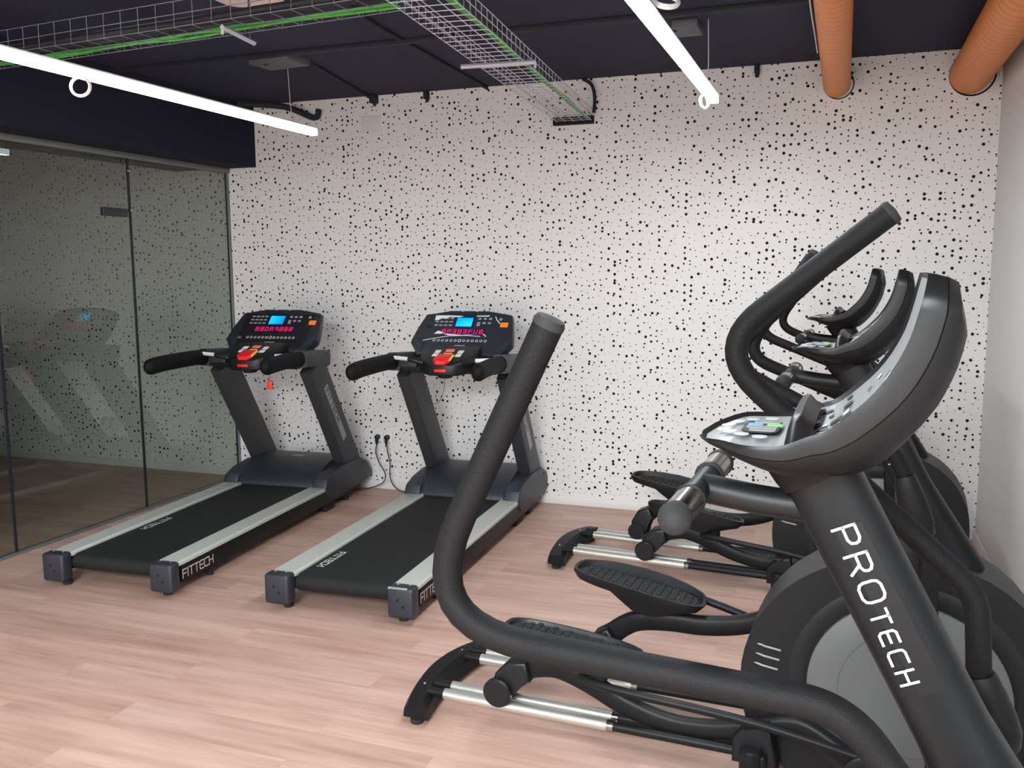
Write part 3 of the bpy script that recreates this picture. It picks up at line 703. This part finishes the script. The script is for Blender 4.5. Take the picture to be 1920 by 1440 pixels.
def elliptical(loc, deg, label, near_arm, far_arm, near_pin, far_pin):
    t = empty('elliptical_trainer', (loc[0], loc[1], 0), math.radians(deg)); tag(t, label, 'elliptical trainer', 'elliptical trainers in a row')
    X, Y_, Z_ = V((1, 0, 0)), V((0, 1, 0)), V((0, 0, 1))
    XZ = lambda p, q, s: (p, s, q)
    # ---------- flywheel shroud
    cx, cz, R_ = .185, .305, .452
    out = []
    for k in range(0, 41):
        a = math.radians(-38+k*256/40); x, z = cx+R_*math.cos(a), cz+R_*math.sin(a)
        if 8 < math.degrees(a) < 85:      # the mast root bulges out of the circle at the upper front
            f = math.sin((math.degrees(a)-8)/77*PI); x += .045*f*math.cos(a); z += .045*f*math.sin(a)
        out.append((x, z))
    out += [(-.12, .045), (.50, .045)]
    b = MB(); b.prism(out, -.125, .125, XZ, .068, seg=7)
    for k in range(3):
        z0 = .438-k*.033
        b.tube([(-.247-.004*k, -.090, z0), (-.215-.004*k, -.122, z0-.008), (-.19-.004*k, -.1275, z0-.013), (-.14-.004*k, -.1275, z0-.02)], .0035, 6, mi=1)
    b.obj('flywheel_shroud', ['shroud', 'greysticker'], t, ang=40)
    dc = (.236, .335)
    for sg in (-1, 1):
        b = MB(); b.lathe([(.30, .105), (.352, .105), (.352, .1265), (.346, .129), (.306, .129), (.30, .126)], (dc[0], 0, dc[1]), (0, sg, 0), 64, caps=False); b.obj('disc_ring', 'ring', t)
        b = MB(); b.lathe([(.305, .118), (.305, .1265), (.298, .1265)], (dc[0], 0, dc[1]), (0, sg, 0), 64, mi=1, caps=False)
        b.lathe([(.293, .118), (.293, .137), (.287, .1415), (.2005, .1415), (.2003, .1392), (.1987, .1392), (.1985, .1415), (.06, .1415), (.001, .1415)], (dc[0], 0, dc[1]), (0, sg, 0), 64); b.obj('side_disc', ['disc', 'hole'], t)
        b = MB(); pin = near_pin if sg < 0 else far_pin
        b = MB(); b.lathe([(.028, 0), (.028, .11), (.022, .115), (.001, .115)], (pin[0], sg*.14, pin[1]), (0, sg, 0), 20)
        b.lathe([(.060, .118), (.080, .124), (.080, .134), (.074, .138), (.03, .138), (.028, .143), (.001, .143)], (pin[0], sg*.14, pin[1]), (0, sg, 0), 36, mi=1)
        b.lathe([(.055, .0), (.055, .012), (.03, .016)], (pin[0], sg*.14, pin[1]), (0, sg, 0), 28, mi=1); b.obj('crank_pin', ['chrome', 'plastic_dark'], t)
    # ---------- mast
    A, B = V((.018, 0, 1.362)), V((.372, 0, .700)); d = (B-A).normalized(); nrm = V((-d.z, 0, d.x))
    b = MB(); b.loft([superring(A+(B-A)*k/10, nrm, Y_, .055+.006*max(0, k-6), .046+.006*max(0, k-5), 28, .62) for k in range(11)])
    yo = -.0468
    # rectangular sticker with lettering on the user's right flank
    P0 = V((.066, yo-.0004, 1.268))
    c = [P0-nrm*.012, P0+nrm*.028, P0+nrm*.028+d*.268, P0-nrm*.012+d*.268]
    b.poly(c, mi=2)
    nr = nrm if nrm.x > 0 else -nrm
    o = V((.052, yo-.0012, 1.262))
    dt = (d-nr*.055).normalized(); nt_ = (nr+d*.055).normalized()
    x1_ = b.text('PRO', o, dt, nt_, .0325, .0044, mi=1, gap=.48)
    b.text('TECH', o+dt*(x1_-.002), dt, nt_, .0245, .0041, mi=1, gap=.50)
    b.obj('mast', ['mast', 'white', 'steel_black'], t, ang=40)
    # ---------- console
    prof = smooth_path([(-.150, 0, 1.392), (-.105, 0, 1.403), (-.065, 0, 1.402), (-.018, 0, 1.405), (.018, 0, 1.420), (.050, 0, 1.435), (.104, 0, 1.488), (.137, 0, 1.545), (.152, 0, 1.596), (.161, 0, 1.641)], 4)
    n = len(prof); S = [0]
    for i in range(1, n): S.append(S[-1]+(prof[i]-prof[i-1]).length)
    tot = S[-1]
    def half(s):
        f = s/tot
        if f < .25: return .165*math.sqrt(max(0, 1-((.25-f)/.25)**2))*.98+.002
        if f > .93: return .168-.030*((f-.93)/.07)**2
        return .164+.006*min(1, (f-.25)/.3)
    def depth(s):
        f = s/tot
        for (f0, d0), (f1, d1_) in zip(((0, .006), (.10, .022), (.3, .055), (.5, .082), (.7, .090), (.9, .084), (1, .062)), ((.10, .022), (.3, .055), (.5, .082), (.7, .090), (.9, .084), (1, .062), (1.001, .062))):
            if f0 <= f <= f1: return d0+(d1_-d0)*(f-f0)/(f1-f0)
        return .045
    nor = []
    for i in range(n):
        tg = (prof[min(n-1, i+1)]-prof[max(0, i-1)]).normalized(); nor.append(V((tg.z, 0, -tg.x)))      # away from the user
    def shell_ring(k, dscale, shrink, extra=0.0):
        """closed loop round the console outline, pushed back by dscale*depth"""
        R1, R2 = [], []
        cxm = prof[n//2]
        for i in range(n):
            p = prof[i]+nor[i]*(depth(S[i])*dscale+extra); p = cxm+nor[n//2]*(depth(S[n//2])*dscale)+(p-(cxm+nor[n//2]*(depth(S[n//2])*dscale)))*(1-(1-shrink)*.5)
            w = half(S[i])*shrink
            R1.append(p+Y_*(-w)); R2.append(p+Y_*w)
        return R1+R2[::-1]
    b = MB()
    # front rim part
    in1 = shell_ring(0, 0, .93, .006); top = shell_ring(0, 0, .985, -.001); edge = shell_ring(0, .10, 1.0); seam = shell_ring(0, .36, .99)
    b.loft([in1, top, edge, seam], caps=False)
    b.obj('console_rim', 'rim', t, ang=50)
    b = MB(); rings = [shell_ring(0, .355, .975), shell_ring(0, .375, .975), shell_ring(0, .385, .99), shell_ring(0, .62, .96), shell_ring(0, .86, .83), shell_ring(0, .98, .62), shell_ring(0, 1.04, .36)]
    b.loft(rings, caps=False)
    last = rings[-1]
    b.add(last, [(i, i+1, 2*n-2-i, 2*n-1-i) for i in range(n-1)])
    # neck collar and lower rear bulge
    b.loft([superring(V((.02, 0, 1.392))+V((.03, 0, .02))*0, nrm, Y_, .085, .085, 24, .8), superring((.024, 0, 1.352), nrm, Y_, .066, .058, 24, .7), superring((.032, 0, 1.335), nrm, Y_, .060, .052, 24, .65)])
    blg = smooth_path([(.03, 0, 1.362), (.085, 0, 1.385), (.135, 0, 1.445), (.176, 0, 1.525), (.185, 0, 1.56)], 3)
    b.tube(blg, [.02, .028, .032, .034, .035, .036, .036, .035, .034, .032, .028, .022, .012][:len(blg)], 16, rb=[.06, .09, .10, .11, .115, .12, .12, .118, .115, .11, .10, .08, .05][:len(blg)], up=(0, 0, 1), cap='round')
    b.obj('console_shell', 'plastic', t, ang=50)
    # face panels set into the rim
    b = MB()
    fi = in1[:n]; fo = in1[n:][::-1]
    b.add(fi+fo, [(i, i+1, n+i+1, n+i) for i in range(n-1)])
    face_b = b
    # lip between the key tray and the display
    lip = []
    for k in range(13):
        a = k/12*2-1; y = a*.145; hh = .040*math.sqrt(max(0, 1-abs(a)**3))+.004
        lip.append((y, hh))
    b = MB(); ring = []
    for (px, pz, sc) in ((-.014, 1.396, .1), (-.013, 1.400, .8), (-.008, 1.403, 1.05), (.002, 1.405, 1.05), (.012, 1.409, .7), (.024, 1.418, .3)):
        ring.append([(px+hh*.12*sc, y, pz+hh*sc) for y, hh in lip])
    b.loft(ring, closed=False, caps=False); b.obj('console_lip', 'rim', t, ang=50)
    # keys on the lower tray and on the display
    b = MB()
    zt = lambda x: 1.4035 if x > -.09 else 1.4035-(-.09-x)*.12
    def pad(x0, x1, y0, y1, mi, lift=.002, r=.35):
        n_ = 16; cxx, cyy, hx, hy = (x0+x1)/2, (y0+y1)/2, (x1-x0)/2, (y1-y0)/2
        pts = []
        for k in range(n_):
            a = 2*PI*k/n_; c_, s_ = math.cos(a), math.sin(a)
            pts.append((cxx+math.copysign(abs(c_)**r, c_)*hx, cyy+math.copysign(abs(s_)**r, s_)*hy))
        b.prism(pts, 0, lift, lambda p, q, s: (p, q, zt(p)-.0005+s), 0, mi=mi)
    pad(-.085, -.030, -.052, .052, 3, .0015)
    pad(-.081, -.058, .004, .022, 1, .0028); pad(-.052, -.028, .004, .022, 2, .0028)
    pad(-.081, -.034, -.020, .000, 0, .0026); pad(-.074, -.034, -.044, -.024, 0, .0026); pad(-.074, -.034, .028, .046, 0, .0026)
    for (x0, y0) in ((-.112, -.020), (-.100, -.048), (-.080, -.070), (-.052, -.084), (-.112, .020), (-.100, .048), (-.080, .070), (-.052, .084)): pad(x0-.011, x0+.011, y0-.010, y0+.010, 4, .0014, 1)
    b.obj('key_tray', ['panel', 'bluekey', 'greenkey', 'black_print', 'ovalkey'], t, smooth=False)
    b = face_b
    for i in range(26):
        f = random.uniform(.42, .9); k = int(f*(n-1)); p = prof[k]-nor[k]*(-.0035); tg = (prof[k+1]-prof[k]).normalized(); y = random.uniform(-.13, .13)
        w, h_ = random.uniform(.006, .018), random.uniform(.004, .010)
        q = [p+Y_*(y+a*w)+tg*(c_*h_) for a, c_ in ((-1, -1), (1, -1), (1, 1), (-1, 1))]
        b.poly(q, mi=1+i % 3)
    b.obj('console_face', ['panel', 'black_print', 'ring', 'offwhite'], t, smooth=False)
    # ---------- fixed pulse handle
    b = MB(); pth = smooth_path([(-.150, 0, 1.300), (-.10, 0, 1.293), (-.05, 0, 1.287), (.03, 0, 1.282)], 4)
    b.tube(pth, .0235, 18); b.tube([(-.152, -.088, 1.300), (-.152, -.080, 1.300), (-.152, -.0795, 1.300), (-.152, .0795, 1.300), (-.152, .080, 1.300), (-.152, .088, 1.300)], [.0245, .0245, .0195, .0195, .0245, .0245], 18); b.obj('pulse_handle', 'steel_black', t)
    for sg in (-1, 1):
        b = MB(); b.tube([(-.152, sg*.085, 1.300), (-.152, sg*.086, 1.300), (-.152, sg*.185, 1.300)], .0222, 20); g_ = b.obj('pulse_grip', 'chrome', t)
        b = MB(); b.lathe([(.0232, .0)]+[(.0245*math.cos(a), .012+.0245*math.sin(a)) for a in (0, .3, .6, .9, 1.2, 1.45)], (-.152, sg*.183, 1.30), (0, sg, 0), 20); b.obj('end_cap', 'rubber', g_)
    # ---------- swinging arms
    piv = V((.265, 0, .880))
    b = MB(); b.tube([(piv.x, -.275, piv.z), (piv.x, .275, piv.z)], .024, 16); b.obj('pivot_axle', 'steel_black', t)
    for sg, arm in ((-1, near_arm), (1, far_arm)):
        y = sg*.30
        P_ = [(p[0], y, p[1]) for p in arm['path']]
        pth = densify(fillet_path(P_, arm['r'], 10), .03)
        b = MB(); b.tube(pth, .0215, 22, cap='round' if False else 'flat', up=(0, 1, 0)); h = b.obj('handle_arm', 'foam', t)
        e, q = pth[-1], (pth[-1]-pth[-2]).normalized()
        b = MB(); b.lathe([(.0222, -.002), (.0225, .004), (.0195, .010), (.001, .0125)], e, q, 20); b.obj('grip_cap', 'rubber', h)
        # socket cover over the pivot
        s0, s1_ = V((P_[0][0], y, P_[0][2])), V((arm['sock'][0], y, arm['sock'][1])); dd = (s1_-s0); u_ = dd.normalized(); w_ = V((-u_.z, 0, u_.x))
        b = MB(); L_ = dd.length; rings = []
        for f, ra, rb in ((0, .0255, .0255), (.03, .029, .028), (.25, .036, .031), (.5, .042, .034), (.72, .043, .034), (.88, .034, .030), (.97, .018, .02), (1.0, .004, .006)):
            rings.append(superring(s0+dd*f, w_, Y_, ra, rb, 24, .85))
        b.loft(rings)
        b.lathe([(.007, 0), (.007, .0012), (.001, .0012)], s0+dd*.42+w_*(-.018 if w_.x < 0 else .018)+V((0, sg*.0325, 0)), (0, sg, 0), 12, mi=1)
        b.obj('socket_cover', ['plastic', 'hole'], h)
        lo = V((.315, sg*.255, .135))
        b = MB(); b.tube([(piv.x, sg*.27, piv.z), V((piv.x*.6+lo.x*.4, sg*.268, .58)), lo], [.026, .024, .021], 14, up=(0, 1, 0)); b.obj('lower_link', 'steel_black', t)
        arm['lo'] = lo
    # ---------- pedal links, pedals, rollers
    for sg, pin, lo in ((-1, near_pin, near_arm['lo']), (1, far_pin, far_arm['lo'])):
        y = sg*.163; zr = .145; LL = 1.24
        xr_ = pin[0]-math.sqrt(LL**2-(pin[1]-zr)**2); ro = V((xr_, y, zr)); du = (V((pin[0], y, pin[1]))-ro).normalized(); dvv = V((-du.z, 0, du.x))
        at = lambda u, v, yy=y: V((ro.x, yy, ro.z))+du*u+dvv*v
        lk = smooth_path([at(.085, .085), at(.15, .105), at(.22, .108), at(.33, .075), at(.45, .025), at(.60, -.008), at(.75, .002), at(.90, .045), at(1.02, .08), at(1.14, .04, y+sg*.02), at(1.24, 0, y+sg*.05)], 4)
        b = MB(); m_ = len(lk); b.tube(lk, [.041-.012*i/m_ for i in range(m_)], 16, rb=.024, up=dvv, power=.7); link = b.obj('pedal_link', 'steel_black', t)
        # roller carriage riding on the twin rails
        b = MB()
        for o_ in (-.032, .032): b.lathe([(.012, -.016), (.040, -.016), (.045, -.010), (.040, 0), (.045, .010), (.040, .016), (.012, .016)], (ro.x, y+o_, ro.z), (0, 1, 0), 24, caps=False)
        rl = b.obj('roller_wheel', 'rubber', t)
        b = MB(); b.lathe([(.050, .050), (.053, .056), (.053, .070), (.047, .075), (.001, .075)], (ro.x, y, ro.z), (0, sg, 0), 30)
        b.lathe([(.044, .050), (.046, .056), (.046, .062), (.001, .062)], (ro.x, y, ro.z), (0, -sg, 0), 26)
        poly = [(-.036, .0), (-.02, -.03), (.03, -.03), (.05, .01), (.115, .052), (.10, .125), (.03, .115), (-.02, .06)]
        pp = [at(p[0], p[1]) for p in poly]
        b.prism([(p.x, p.z) for p in pp], y-.05, y+.05, XZ, .014, seg=3)
        b.box(V((ro.x, y+sg*.0752, ro.z)), (.034, .0015, .007), 0, rot=Matrix.Rotation(-.5, 3, 'Y'), mi=1)
        b.obj('roller_cover', ['plastic_dark', 'hole'], t, ang=35)
        # thin curved rod to the lower end of the arm
        yr = y+sg*.085
        b = MB(); b.tube(smooth_path([at(.30, .115, y+sg*.04), at(.42, .115, yr), V(((at(.42, .1).x+lo.x)/2, yr, (at(.42, .115).z+lo.z)/2+.022)), V((lo.x-.02, lo.y, lo.z))], 6), .0145, 12); b.obj('connecting_rod', 'steel_black', t)
        # pedal : long boat shaped tray with raised rim and studded pad
        tilt = -.115-.13*math.atan2(du.z, du.x)
        pc = at(.30, .205)+V((-.045, 0, .006)); pu = V((math.cos(tilt), 0, math.sin(tilt))); pv = V((-pu.z, 0, pu.x))
        def ped(u, w, h_): return pc+pu*u+Y_*w+pv*h_
        Lr, Lf = .255, .255
        def wid(f):   # f in -1..1 rear..front
            return .085*(1-abs(f)**4)**.5*(1.0+.10*f) if abs(f) < 1 else 0
        N_ = 24; ol = []
        for k in range(N_): 
            a = 2*PI*k/N_; c_, s_ = math.cos(a), math.sin(a)
            u = math.copysign(abs(c_)**.75, c_); w = math.copysign(abs(s_)**.62, s_)
            ol.append((u*.255, w*.085*(1+.10*u)))
        def lay(su, sw, h_, skew=0.0): return [ped(u*su, w*sw, h_(u, w) if callable(h_) else h_) for u, w in ol]
        inner = sg
        rimh = lambda u, w: .016+(.034 if w*inner > 0 else .004)*max(0, math.cos(u/.255*1.3))*min(1, abs(w)/.05)
        und = lambda u, w: -.030-.055*max(0, 1-((u-.07)/.20)**2)
        b = MB()
        b.loft([lay(.25, .25, lambda u, w: und(u, w)), lay(.62, .62, lambda u, w: und(u, w)*.92), lay(.93, .93, lambda u, w: -.016), lay(1.0, 1.0, .006), lay(1.0, 1.0, rimh), lay(.95, .90, rimh), lay(.92, .84, .006)], caps=True)
        pd = b.obj('pedal', 'plastic_dark', t, ang=45)
        b = MB(); b.loft([lay(.90, .80, .004), lay(.88, .78, .010)], caps=True)
        for i in range(15):
            for j in range(5):
                u = -.196+i*.028; w = -.060+j*.028+(.014 if i % 2 else 0)-.003
                if abs(w) > .060 or (u/.225)**2+(w/.072)**2 > 1: continue
                c0 = ped(u, w, .0115)
                b.loft([[c0+pu*(.0105*math.cos(a*PI/4))+Y_*(.0105*math.sin(a*PI/4)) for a in range(8)], [c0+pv*.006+pu*(.008*math.cos(a*PI/4))+Y_*(.008*math.sin(a*PI/4)) for a in range(8)]])
        b.obj('tread_pad', 'rubber', pd, smooth=False)
        b = MB(); p0 = at(.36, .09); b.box(p0+V((-.01, 0, .035)), (.075, .05, .08), .02, seg=3); b.lathe([(.014, 0), (.014, .004), (.001, .004)], p0+V((0, sg*.0275, .035)), (0, sg, 0), 12); b.obj('pedal_bracket', 'plastic_dark', pd)
    # ---------- floor frame
    for sg in (-1, 1):
        for o_ in (-.032, .032):
            y = sg*.163+o_
            b = MB(); b.tube([(-1.395, y, .085), (-.22, y, .085)], .0165, 14); rt_ = b.obj('rail_tube', 'steel_black', t)
            b = MB(); b.tube([(-1.325, y, .085), (-.685, y, .085)], .0205, 16); b.tube([(-.70, y, .085), (-.676, y, .085)], .0213, 16, mi=1); b.obj('rail_sleeve', ['satin', 'chrome'], rt_)
    # curved rear stabiliser
    b = MB(); rings = []
    for k in range(13):
        a = k/12*2-1; y = a*.305; x = -1.436+.046*a*a; hw_ = .055-.004*abs(a); hz = .100-.020*abs(a)**2
        rings.append([V((x-hw_, y, .028)), V((x-hw_*.92, y, hz*.75)), V((x-hw_*.62, y, hz)), V((x+hw_*.5, y, hz)), V((x+hw_*.9, y, hz*.72)), V((x+hw_, y, .028))])
    b.loft(rings)
    for sg in (-1, 1): b.lathe([(.007, 0), (.006, .003), (.001, .003)], (-1.425, sg*.163, .094), (0, 0, 1), 10, mi=1)
    rs = b.obj('rear_stabilizer', ['plastic', 'chrome'], t, ang=30)
    for sg in (-1, 1):
        b = MB(); b.lathe([(.020, 0), (.024, .004), (.024, .018), (.010, .022), (.010, .034)], (-1.398, sg*.280, 0), (0, 0, 1), 18); b.obj('foot', 'rubber', rs)
    # mid cross member with uprights and bracket covers
    b = MB(); b.box((-.20, 0, .075), (.075, .50, .065), .012, seg=3); b.obj('cross_member', 'steel_black', t)
    for sg in (-1, 1):
        b = MB(); b.lathe([(.036, 0), (.036, .115), (.030, .122), (.001, .122)], (-.212, sg*.235, 0), (0, 0, 1), 20); b.obj('support_post', 'steel_black', t)
        b = MB(); b.prism([(-.275, .055), (-.275, .135), (-.245, .175), (-.215, .165), (-.20, .19), (-.16, .20), (-.13, .05)], sg*.163-.055, sg*.163+.055, XZ, .010); b.obj('rail_bracket', 'plastic_dark', t)
    b = MB(); b.box((.18, 0, .055), (.80, .10, .06), .01); b.obj('base_beam', 'steel_black', t)
    b = MB(); b.box((.545, 0, .05), (.09, .56, .06), .02, seg=3); fs_ = b.obj('front_stabilizer', 'plastic', t)
    for sg in (-1, 1):
        b = MB(); b.lathe([(.024, 0), (.024, .02), (.01, .024)], (.545, sg*.24, 0), (0, 0, 1), 16); b.obj('foot', 'rubber', fs_)
    return t

# arm polylines run from the pivot socket up to the grip tip (x forward, z up)
E1_near = dict(path=[(.165, 1.005), (.085, 1.110), (-.515, 1.133), (-.303, 1.575)], r=[.12, .125], sock=(.285, .84))
E1_far = dict(path=[(.294, .930), (.285, 1.075), (-.188, 1.498), (.112, 1.740)], r=[.12, .10], sock=(.340, .78))
mid = lambda: dict(path=[(.196, 1.062), (.165, 1.135), (-.345, 1.335), (-.110, 1.692)], r=[.10, .085], sock=(.255, .868))
elliptical((-.052, -4.53), -2.0, 'nearest elliptical trainer, its white-lettered mast and thick padded handlebar in the foreground', E1_near, E1_far, (.12, .20), (.34, .50))
E2_near = dict(path=[(.196, 1.062), (.165, 1.128), (-.325, 1.372), (-.045, 1.640)], r=[.10, .085], sock=(.255, .868))
elliptical((0, -2.92), -2.5, 'middle elliptical trainer of the row with large grey flywheel disc and studded pedal', E2_near, mid(), (.14, .105), (.30, .64))
elliptical((-.02, -1.17), -5.0, 'farthest elliptical trainer, standing closest to the dotted wall', mid(), mid(), (.33, .16), (.15, .41))

# ------------------------------------------------------------------ world and lights
w = bpy.data.worlds.new('room_world'); scn.world = w; w.use_nodes = True
w.node_tree.nodes['Background'].inputs[0].default_value = (.02, .021, .024, 1); w.node_tree.nodes['Background'].inputs[1].default_value = 1
def area(name, loc, size, energy, rot, rgb=(241, 249, 253)):
    l = bpy.data.lights.new(name, 'AREA'); l.shape = 'RECTANGLE'; l.size, l.size_y = size; l.energy = energy; l.color = srgb(*rgb)[:3]
    o = bpy.data.objects.new(name, l); COL.objects.link(o); o.location = loc; o.rotation_euler = rot; return o
area('rear_fill_panel', (-.75, -8.2, 2.8), (2.2, 2.0), 235, (0, 0, 0))  # unseen fill light added behind the camera to lift the lower walls
area('rear_fill_strip', (-.752, -8.0, 2.62), (.06, 3.2), 70, (0, 0, 0))  # unseen strip light added behind the camera to brighten the right side

scn.view_settings.view_transform = 'Standard'
scn.view_settings.look = 'None'
scn.view_settings.exposure = 1.5
scn.view_settings.gamma = 1
scn.cycles.max_bounces = 8; scn.cycles.diffuse_bounces = 4; scn.cycles.glossy_bounces = 4; scn.cycles.transparent_max_bounces = 12
scn.cycles.use_denoising = True
